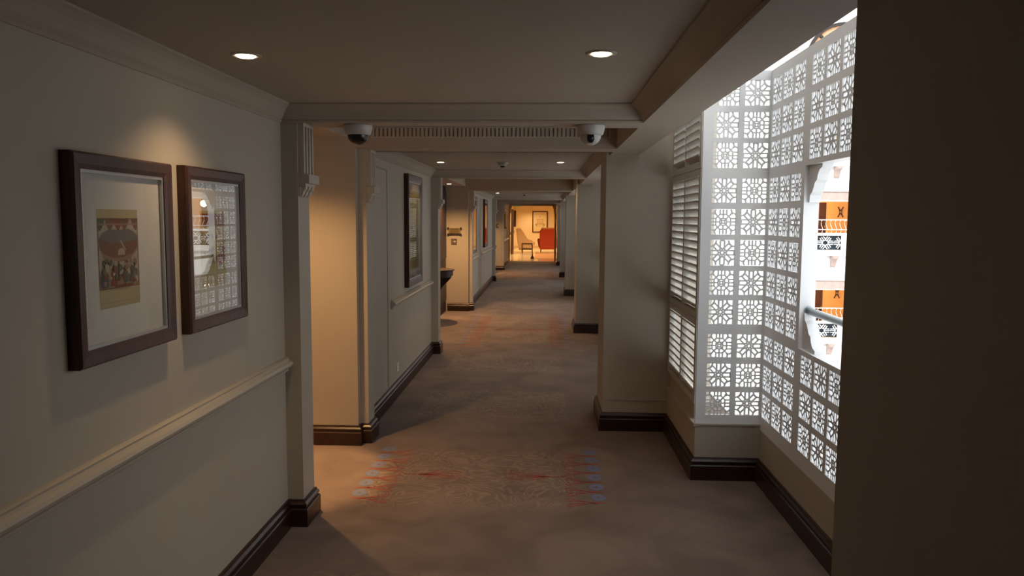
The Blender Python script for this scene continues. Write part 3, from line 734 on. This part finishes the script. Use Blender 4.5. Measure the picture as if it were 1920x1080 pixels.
# ------------------------------------------------------------------ woven carpet motifs (inlaid pile)
def rib(bm, pts, wd, mi, z=.0012):
    P = [Vector(p) for p in pts]; L = []
    for i, p in enumerate(P):
        d = (P[min(i+1, len(P)-1)]-P[max(0, i-1)]).normalized(); n = Vector((-d.y, d.x)); ww = wd*(wd and 1)
        ww = wd[i] if isinstance(wd, (list, tuple)) else wd
        L.append((bm.verts.new((p.x+n.x*ww/2, p.y+n.y*ww/2, z)), bm.verts.new((p.x-n.x*ww/2, p.y-n.y*ww/2, z))))
    for i in range(len(L)-1): bm.faces.new((L[i][0], L[i+1][0], L[i+1][1], L[i][1])).material_index = mi
def sprig(bm, x, y, d, L=.26, wd=.006, open_=1.0):
    """branching red sprig starting at x and growing in direction d (+1/-1)"""
    rib(bm, [(x-d*.05, y), (x+d*.03, y), (x+d*.06, y)], [wd*.7, wd*2.6, wd], 0)
    for sg in (-1, 1):
        q = open_*sg
        rib(bm, [(x+d*.03, y), (x+d*L*.45, y+.022*q), (x+d*L*.75, y+.062*q), (x+d*L*.95, y+.080*q), (x+d*L*1.02, y+.062*q), (x+d*L*.93, y+.052*q)], wd, 0)
        rib(bm, [(x+d*L*.35, y+.016*q), (x+d*L*.6, y+.020*q), (x+d*L*.85, y+.034*q), (x+d*L*.95, y+.022*q), (x+d*L*.86, y+.012*q)], wd, 0)
def bloom(bm, x, y, z=.0012):
    for k in range(9):
        t = 2*pi*k/9 + random.uniform(-.2, .2); r_ = .052
        c = (x+r_*.55*cos(t), y+r_*.8*sin(t)); vs = []
        for j in range(6): a = 2*pi*j/6; vs.append(bm.verts.new((c[0]+.024*cos(a), c[1]+.020*sin(a), z+k*.00002)))
        bm.faces.new(vs).material_index = 1
def motif_row(name, xl, xr, y0, y1, n, sc=1.0):
    bm = NB(); random.seed(4)
    for k in range(n):
        y = y0 + (y1-y0)*(k+.5)/n
        for x, d in ((xl, 1), (xr, -1)):
            sprig(bm, x, y, d, .20*sc, .007*sc, .9*sc); bloom(bm, x-.0*d, y+(y1-y0)/n*.5)
    ym = (y0+y1)/2
    for x, d in ((xl+.22*sc, 1), (xr-.20*sc, -1)):
        rib(bm, [(x, ym), (x+d*.10, ym), (x+d*.16, ym)], [.012, .006, .02], 0)
        for sg in (-1, 1):
            rib(bm, [(x+d*.14, ym), (x+d*.22, ym+.03*sg), (x+d*.32, ym+.075*sg), (x+d*.38, ym+.07*sg), (x+d*.395, ym+.045*sg), (x+d*.36, ym+.03*sg), (x+d*.25, ym+.012*sg), (x+d*.15, ym)], .008, 0)
            rib(bm, [(x+d*.10, ym), (x+d*.17, ym+.045*sg), (x+d*.22, ym+.075*sg)], .007, 0)
    o = obj(name, bm, [M_RED, M_BLUE], FLOOR); o['kind'] = 'stuff'; o['label'] = 'red sprigs and blue blossoms woven into the carpet'
    return o
motif_row('woven_motif', -1.16, .36, 4.50, 5.62, 6)
motif_row('woven_motif', -1.16, .36, 10.3, 13.6, 12, 1.3)
motif_row('woven_motif', -1.16, .36, 22.0, 25.0, 10, 1.3)

# ------------------------------------------------------------------ lobby at the end
LZ = 2.55
struct('floor_lobby', [(-2.6, 4.5, 31.35, 46.2, -.1, 0)], M_MARBLE, 'pale polished marble floor of the lobby', 'floor')
struct('wall_lobby', [(-2.6, 4.5, 46, 46.2, 0, 3)], M_LWALL, 'golden lit back wall of the lobby', 'wall')
struct('wall_lobby', [(-2.6, -1.60, 31.3, 40.0, 0, 3)], M_LWALL, 'golden left wall of the lobby with dark doors', 'wall')
struct('wall_lobby', [(-2.6, -2.0, 40, 46, 0, 3)], M_LWALL, 'golden left wall of the lobby behind the cream chair', 'wall')
struct('wall_lobby', [(4.3, 4.5, 31.35, 46, 0, 3), (.62, 4.5, 31.2, 31.35, 0, 3)], M_LWALL, 'golden right wall of the lobby', 'wall')
struct('ceiling_lobby', [(-2.6, 4.5, 31.3, 46.2, LZ, LZ+.2)], M_LWALL, 'lobby ceiling', 'ceiling')
# portal with corbelled corners
bm = NB(); cz = 2.29
for sgn, xe in ((1, -1.46), (-1, .50)):
    xs = sorted((xe, xe+sgn*.07)); box(bm, xs[0], xs[1], 31.22, 31.5, 0, cz+.1)
    pl = [(xe+sgn*q, z) for q, z in ((.07, cz), (.16, cz), (.145, cz-.10), (.11, cz-.14), (.10, cz-.30), (.07, cz-.40))]
    prism(bm, pl, 1, 31.22, 31.5)
box(bm, -1.39, .43, 31.22, 31.5, cz, cz+.1)
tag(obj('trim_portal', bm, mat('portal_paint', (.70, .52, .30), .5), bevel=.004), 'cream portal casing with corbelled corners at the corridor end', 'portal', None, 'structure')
struct('baseboard_lobby', [(-2.0, 4.3, 45.97, 46, 0, .12)], mat('lobby_base', (.62, .45, .25), .4), 'pale baseboard of the lobby', 'baseboard')
# dark door leaves on the lobby left wall
def dark_door(y0, y1, lab):
    r = empty('dark_door', lab, 'door', (-1.575, y0, 0), 'dark doors on the lobby left wall')
    W = y1-y0; bm = NB(); box(bm, 0, .04, 0, W, 0.01, 2.2); lf = obj('leaf', bm, M_PANELW, r, bevel=.004)
    for z0, z1 in ((.2, .95), (1.1, 2.05)):
        bm = NB(); box(bm, .04, .055, W*.15, W*.85, z0, z1); obj('panel', bm, M_PANELW, lf, bevel=.005)
    bm = NB(); box(bm, .04, .08, W*.9, W*.94, 1.0, 1.14); obj('handle', bm, M_BRASS, lf)
dark_door(34.1, 34.95, 'narrow dark door leaf nearer the portal'); dark_door(37.1, 38.8, 'wide dark door leaf nearer the cream armchair')
# carved hanging on the back wall
r = empty('carved_panel', 'narrow dark carved wood hanging above the cream armchair', 'wall decoration', (-1.76, 45.99, 1.25))
bm = NB(); pl = []
for k in range(25): t = k/24; pl.append((-.07-.018*abs(sin(t*pi*7)), t*.98))
for k in range(25): t = 1-k/24; pl.append((.07+.018*abs(sin(t*pi*7)), t*.98))
prism(bm, pl, 1, -.05, 0); bd = obj('board', bm, M_PANELW, r)
for k in range(7):
    bm = NB(); lathe(bm, [(.001, -.01), (.03, -.008), (.04, 0), (.001, .0)], seg=12); o = obj('carved_rosette', bm, M_FRAME, bd, loc=(0, -.052, .07+.14*k)); o.rotation_euler = (radians(-90), 0, 0)
# back wall picture
r = empty('lobby_picture', 'large framed drawing on the lobby back wall', 'framed picture', (-.70, 45.99, .92))
bm = NB()
for d in ((0, .92, -.05, 0, 0, .06), (0, .92, -.05, 0, 1.22, 1.28), (0, .06, -.05, 0, .06, 1.22), (.86, .92, -.05, 0, .06, 1.22)): box(bm, *d)
obj('frame', bm, M_FRAME, r, bevel=.004)
bm = NB(); box(bm, .06, .86, -.02, -.004, .06, 1.22); obj('mount', bm, mat('aged_mount', (.72, .58, .34), .85), r)
bm = NB()
def Q(a, b, c, d, mi, yy=-.0215): vs = [bm.verts.new((p[0], yy, p[1])) for p in ((a, c), (b, c), (b, d), (a, d))]; bm.faces.new(vs).material_index = mi
Q(.28, .66, .58, .80, 0); Q(.31, .63, .62, .76, 1, -.022); Q(.22, .72, .48, .55, 0); Q(.18, .30, .40, .52, 0); Q(.64, .76, .40, .52, 0); Q(.2, .74, 1.08, 1.10, 0)
vs = [bm.verts.new((x, -.0215, z)) for x, z in ((.40, .98), (.45, .94), (.52, .90), (.50, .95), (.44, 1.0))]; bm.faces.new(vs).material_index = 0
for k in range(6): Q(.25+.08*k, .28+.08*k, .34, .42, 0)
obj('drawing', bm, [mat('sepia_ink', (.42, .30, .13), .8), mat('sepia_light', (.62, .46, .22), .8)], r)
# rug
r = tag(boxo('rug', (-.42, 2.6, 33.3, 39.0, 0, .012), M_RUG), 'terracotta rug on the marble in front of the red armchair', 'rug')
# floor ornament
r = empty('floor_ornament', 'tiny dark bottle shape standing on the pale marble', 'ornament', (-.49, 33.1, 0))
bm = NB(); lathe(bm, [(.001, 0), (.07, 0), (.085, .03), (.06, .09), (.035, .13), (.022, .2), (.032, .24), (.001, .25)], seg=16); obj('body', bm, M_DARKM, r, smooth=True)
bm = NB(); lathe(bm, [(.001, .24), (.03, .24), (.036, .265), (.001, .275)], seg=16); obj('cap', bm, M_BRASS, r)
# armchairs
def wing_chair(loc, rz, lab, fabric, legm):
    r = empty('armchair', lab, 'armchair', loc, 'lobby armchairs', rz)
    # local: facing +x, width along y
    Wd = .72
    bm = NB(); prism(bm, [(-.02, .36), (.62, .36), (.66, .40), (.66, .48), (.62, .52), (-.02, .50)], 1, -.27, .27); obj('seat', bm, fabric, r, bevel=.03)
    bm = NB(); prism(bm, [(-.10, .30), (.06, .30), (.02, .50), (-.04, .80), (-.14, 1.06), (-.20, 1.20), (-.27, 1.25), (-.33, 1.20), (-.30, 1.0), (-.24, .7), (-.18, .45)], 1, -.28, .28); obj('backrest', bm, fabric, r, bevel=.03)
    for sy in (-1, 1):
        y0, y1 = sorted((sy*.27, sy*.36))
        bm = NB(); prism(bm, [(-.18, .20), (.46, .26), (.56, .36), (.56, .56), (.50, .60), (.34, .63), (.24, .70), (.12, .90), (.0, 1.10), (-.12, 1.24), (-.24, 1.24), (-.31, 1.18), (-.28, .8), (-.24, .5)], 1, y0, y1); obj('wing', bm, fabric, r, bevel=.02)
        bm = NB(); box(bm, -.02, .54, sy*.37-.03, sy*.37+.03, .42, .48); box(bm, -.02, .54, sy*.37-.02, sy*.37+.02, .13, .19); obj('arm_frame', bm, legm, r, bevel=.005)
        for xx in (0.0, .52):
            bm = NB(); box(bm, xx-.025, xx+.025, sy*.37-.025, sy*.37+.025, 0, .42); obj('leg', bm, legm, r, bevel=.005)
    bm = NB(); prism(bm, [(.06, .54), (.22, .54), (.16, .72), (.06, .86), (-.0, .84), (.02, .68)], 1, -.2, .2); obj('cushion', bm, mat('pale_cushion', (.80, .66, .42), .85), r, bevel=.03)
    bm = NB(); box(bm, -.16, .02, -.30, .30, .10, .34); obj('back_skirt', bm, fabric, r, bevel=.02)
    return r
wing_chair((-1.12, 40.0, 0), 0, 'cream wing armchair seen from the side, with a small cushion', M_CREAMF, M_FRAME)
r = empty('armchair', 'red armchair seen from behind, partly hidden by the portal', 'armchair', (.22, 40.2, 0), 'lobby armchairs', 0)
bm = NB(); prism(bm, [(-.42, .14), (.42, .14), (.45, .60), (.44, 1.10), (.38, 1.20), (-.38, 1.20), (-.44, 1.10), (-.45, .60)], 1, -.12, .08); obj('backrest', bm, M_REDF, r, bevel=.03)
bm = NB(); box(bm, -.36, .36, -.06, .12, 1.16, 1.28); obj('head_cushion', bm, mat('salmon_fabric', (.62, .30, .14), .85), r, bevel=.04)
bm = NB(); box(bm, -.36, .36, .08, .68, .2, .5); obj('seat', bm, M_REDF, r, bevel=.03)
for sx in (-1, 1):
    bm = NB(); prism(bm, [(sx*.40, .16), (sx*.50, .30), (sx*.56, .62), (sx*.54, .70), (sx*.46, .70), (sx*.40, .66)], 1, -.06, .68); obj('arm', bm, mat('shaded_red_fabric', (.20, .04, .02), .8) if sx < 0 else M_REDF, r, bevel=.02)  # left arm gets a darker copy of the red as painted-in shade
    for yy in (-.06, .62):
        bm = NB(); tube(bm, [(sx*.36, yy, .18), (sx*.37, yy, .0)], [.035, .022], 8); obj('leg', bm, M_FRAME, r)
# exit sign
r = empty('exit_sign', 'small hanging green exit sign inside the portal', 'exit sign', (-1.10, 31.9, 2.255))
bm = NB(); box(bm, -.17, .17, -.02, .02, 0, .10); obj('case', bm, mat('sign_green', (.01, .10, .05), .4, emit=(.02, .35, .12), estr=.5), r)
bm = NB(); vs = [bm.verts.new((x, -.0215, z)) for x, z in ((-.05, .035), (.0, .035), (.0, .015), (.06, .05), (.0, .085), (.0, .065), (-.05, .065))]; bm.faces.new(vs); obj('arrow', bm, mat('sign_white', (.8, .9, .8), .5, emit=(.8, 1, .8), estr=2), r)
bm = NB(); [box(bm, x-.004, x+.004, -.004, .004, .10, LZ-2.255) for x in (-.12, .12)]; obj('hanging_rod', bm, M_DARKM, r)
# lobby lamps
for k, (x, y, p) in enumerate(((-.9, 33.2, 260), (-.6, 37.0, 420), (.1, 42.0, 420), (-1.2, 42.6, 420), (-.6, 44.8, 160), (2.5, 38, 300), (-1.1, 35.2, 260))):
    o = dup(dl, (x, y, LZ), 'lobby ceiling downlight number %s from the portal' % ['one', 'two', 'three', 'four', 'five', 'six', 'seven'][k]); o['group'] = 'lobby downlights'
    o['label'] = ['lobby downlight just inside the portal', 'lobby downlight before the armchairs', 'lobby downlight over the red armchair', 'lobby downlight over the cream armchair', 'lobby downlight by the back wall', 'lobby downlight toward the right wall', 'lobby downlight near the dark doors'][k]
    L = bpy.data.lights.new('lobby_beam', 'SPOT'); L.energy = p*1.15; L.spot_size = radians(150); L.spot_blend = .6; L.color = (1, .68, .36); L.shadow_soft_size = .06
    lo = bpy.data.objects.new('lobby_beam', L); COL.objects.link(lo); lo.location = (x, y, LZ-.02)

# ------------------------------------------------------------------ atrium outside
ZF = -8.0
struct('floor_atrium', [(1.3, 16, -7, 28, ZF-.2, ZF)], M_FAC, 'pale atrium floor far below', 'floor')
struct('wall_outer', [(.80, 1.3, -7, 31.3, ZF, -.31), (.80, 1.3, -7, 31.3, ZW+.16, 10.0), (1.1, 1.6, -7, -3.0, -.31, ZW+.16)], M_FAC, 'outer face of this corridor wing', 'wall')
# facade across the atrium, Y = 28: piers and spandrels with real openings
FY = 28.0; FH = 3.19; OP = [9.64, 12.04]; OW = 1.42
bm = NB()
xs = [1.3] + [v for o_ in OP for v in (o_, o_+OW)] + [16.0]
for i in range(0, len(xs), 2): box(bm, xs[i], xs[i+1], FY, FY+.35, ZF, 10.5)
zz = [ZF]
for k in (-2, -1, 0, 1): zz += [.66+FH*k, 2.43+FH*k]
zz += [10.5]
for i in range(0, len(zz), 2):
    for o_ in OP: box(bm, o_, o_+OW, FY, FY+.35, zz[i], zz[i+1])
FAC = tag(obj('wall_facade', bm, M_FAC), 'white atrium facade with balcony openings, seen through the screen opening', 'wall', None, 'structure')
struct('wall_atrium_side', [(16, 16.3, -7, 28.4, ZF, 10.5)], M_FAC, 'plain side wall of the atrium', 'wall')
# rooms behind the openings
struct('gallery', [(4.0, 14.0, 30.6, 30.8, ZF, 6.0), (3.9, 4.0, 28.35, 30.8, ZF, 6.0), (14.0, 14.1, 28.35, 30.8, ZF, 6.0)] + [(4.0, 14.0, 28.36, 30.6, .45+FH*k, .66+FH*k) for k in (-2, -1, 0, 1)], M_ORANGE, 'ochre gallery walls behind the facade', 'wall')
def balcony(loc, label):
    r = empty('balcony', label, 'balcony', loc, 'balconies of the white facade')
    W = OW
    # z = 0 at the gallery floor level; screen 0..0.56, rail to 1.11
    bm = NB(); box(bm, -.18, W+.5, -.16, .02, -.18, -.02); box(bm, -.10, W+.4, -.12, .02, -.02, .03); obj('slab_edge', bm, M_FAC, r, bevel=.01)
    for px0 in (-.10, 1.0):
        # pierced star screen made of bars
        pw, ph = (.98, .52) if px0 < 0 else (.70, .52); segs = []
        nx = 2 if px0 < 0 else 1; cw = pw/2
        bm = NB()
        cx = [.0 + .245, .735] if px0 < 0 else [.30]
        for c in ([0.0, .49, .98] if px0 < 0 else [.20, .69]):
            for k in range(6):
                t = k*pi/3 + pi/6; t2 = t+pi/6; t3 = t-pi/6
                p_o = Vector((c+.13*cos(t), 0, .26+.13*sin(t))); p_i = Vector((c+.075*cos(t2), 0, .26+.075*sin(t2))); p_j = Vector((c+.075*cos(t3), 0, .26+.075*sin(t3)))
                for a_, b_ in ((p_o, p_i), (p_o, p_j)):
                    if 0 <= min(a_.x, b_.x) and max(a_.x, b_.x) <= pw: bar(bm, a_, b_, .024, .03, up=Vector((0, 1, 0)))
                e = Vector((c+.24*cos(t), 0, .26+.24*sin(t)))
                for dt in (.28, -.28):
                    e2 = Vector((c+.235*cos(t+dt), 0, .26+.235*sin(t+dt)))
                    if 0 <= min(p_o.x, e2.x) and max(p_o.x, e2.x) <= pw: bar(bm, p_o, e2, .024, .03, up=Vector((0, 1, 0)))
                e3 = Vector((c+.24*cos(t2), 0, .26+.24*sin(t2))); 
                if 0 <= min(p_i.x, e3.x) and max(p_i.x, e3.x) <= pw: bar(bm, p_i, e3, .020, .03, up=Vector((0, 1, 0)))
        for x_ in (0.01, pw-.01): bar(bm, (x_, 0, 0), (x_, 0, ph), .03, .03, up=Vector((0, 1, 0)))
        o = obj('star_screen', bm, M_FAC, r, loc=(px0 if px0 < 0 else 1.36, -.05, .03)); o.scale.x = 1.2 if px0 < 0 else .76
    bm = NB(); box(bm, 1.076, 1.36, -.10, .0, .03, .55); obj('post', bm, M_FAC, r)
    bm = NB(); box(bm, -.14, W+.5, -.12, .02, .55, .64); obj('coping', bm, M_FAC, r, bevel=.01)
    bm = NB(); box(bm, -.1, 1.9, .10, .12, .03, .55); obj('screen_backing', bm, M_HOLE_SHADE, r)  # sheet coloured dark so the star screen's holes look shaded
    bm = NB(); tube(bm, [(-.1, -.04, 1.11), (1.9, -.04, 1.11)], .018, 8); obj('top_rail', bm, M_FAC, r)
    bm = NB(); tube(bm, [(-.1, -.04, .76), (1.9, -.04, .76)], .014, 8); obj('lower_rail', bm, M_FAC, r)
    me = None
    for k in range(11):
        if me is None:
            bm = NB(); tube(bm, [(.035*sin(j/8*2*pi)*1.0, -.04-.0*j, .64+.47*j/8) for j in range(9)], .009, 5); o = obj('wavy_baluster', bm, M_FAC, r); me = o.data
        else: o = bpy.data.objects.new('wavy_baluster', me); COL.objects.link(o); o.parent = r
        o.location = (0.02+.165*k, 0, 0)
    # frieze above the opening, and bracket below the slab
    bm = NB(); box(bm, -.15, W+.5, -.06, -.005, 1.80, 2.12); obj('carved_frieze', bm, M_PINK, r)
    bm = NB(); box(bm, -.2, W+.55, -.12, -.005, 2.12, 2.17); box(bm, -.2, W+.55, -.09, -.005, 1.78, 1.80); obj('cornice', bm, M_FAC, r)
    bm = NB(); prism(bm, [(-.001, -.18), (-.34, -.18), (-.32, -.27), (-.20, -.33), (-.14, -.45), (-.08, -.55), (-.001, -.60)], 0, .70, .88); obj('stone_bracket', bm, M_PINK, r, bevel=.01)
    return r
b0 = None
for fi, k in enumerate((0, -1, 1, -2)):
    for oi, o_ in enumerate(OP):
        lab = 'white wavy-railed balcony %s, %s' % (['at eye level', 'one floor below eye level', 'one floor above eye level', 'two floors below eye level'][fi], ['in the opening nearer this wing', 'toward the far side wall'][oi])
        if b0 is None: b0 = balcony((o_, FY, .66+FH*k), lab)
        else: dup(b0, (o_, FY, .66+FH*k), lab)
# arched terracotta windows on the top storey
def arch_window(loc, label):
    r = empty('arched_window', label, 'window', loc, 'arched windows of the top storey')
    R = 1.2; n = 18
    bm = NB(); prism(bm, [(-R, 0)] + [(-R*cos(pi*k/n), R*sin(pi*k/n)) for k in range(n+1)][1:-1] + [(R, 0)], 1, -.03, -.005); obj('arch_panel', bm, M_TERRA, r)
    bm = NB(); P = [(-R*cos(pi*k/n), -.06, R*sin(pi*k/n)) for k in range(n+1)]
    for k in range(n): bar(bm, P[k], P[k+1], .11, .08, up=Vector((0, 1, 0)))
    obj('arch_frame', bm, M_DARK, r)
    for k in range(1, 4):
        t = pi*k/4; bm = NB(); bar(bm, (0, -.06, 0), (-R*cos(t), -.06, R*sin(t)), .09, .06, up=Vector((0, 1, 0))); obj('glazing_bar', bm, M_DARK, r)
    bm = NB(); box(bm, -R-.05, R+.05, -.12, -.005, -.10, 0); obj('sill', bm, M_FAC, r)
    for sx in (-1.95, 1.55):
        bm = NB(); box(bm, sx, sx+.42, -.05, -.005, .30, .85); obj('carved_block', bm, M_PINK, r)
    return r
aw = arch_window((10.45, FY, 7.42), 'terracotta arched window with dark bars above the near lattice')
dup(aw, (6.0, FY, 7.42), 'terracotta arched window nearer this wing')
# small wall ornaments and doors inside the galleries
def gallery_set(x, k, labd, labo):
    z = .66+FH*k
    r = empty('gallery_door', labd, 'door', (x+1.15, 30.6, z), 'gallery doors')
    bm = NB(); box(bm, 0, .26, -.06, 0, 0, 1.78); lf = obj('leaf', bm, M_FRAME, r); bm = NB(); box(bm, .20, .23, -.10, -.06, .8, .9); obj('handle', bm, M_BRASS, lf)
    r = empty('wall_ornament', labo, 'wall decoration', (x+1.98, 30.58, z+1.42), 'gallery wall ornaments')
    bm = NB(); box(bm, -.05, .05, -.02, .02, -.09, .09)
    for sx in (-1, 1):
        for sz in (-1, 1): bar(bm, (0, 0, 0), (sx*.10, 0, sz*.20), .035, .03, up=Vector((0, 1, 0)))
    obj('cross_motif', bm, M_FRAME, r); bm = NB(); lathe(bm, [(.001, 0), (.05, 0), (.04, .03), (.001, .03)], seg=12); o = obj('boss', bm, M_BRASS, r, loc=(0, -.02, 0)); o.rotation_euler = (radians(90), 0, 0)
gallery_set(9.64, 0, 'dark door in the lit gallery at eye level', 'dark wall ornament in the lit gallery at eye level')
gallery_set(9.64, -1, 'dark door in the lit gallery one floor below', 'dark wall ornament in the lit gallery one floor below')
for k in (0, -1):
    for x in (7.95, 10.35):
        L = bpy.data.lights.new('gallery_lamp', 'POINT'); L.energy = 120; L.color = (1, .62, .28); L.shadow_soft_size = .12
        lo = bpy.data.objects.new('gallery_lamp', L); COL.objects.link(lo); lo.location = (x, 29.2, 2.35+FH*k-.1)
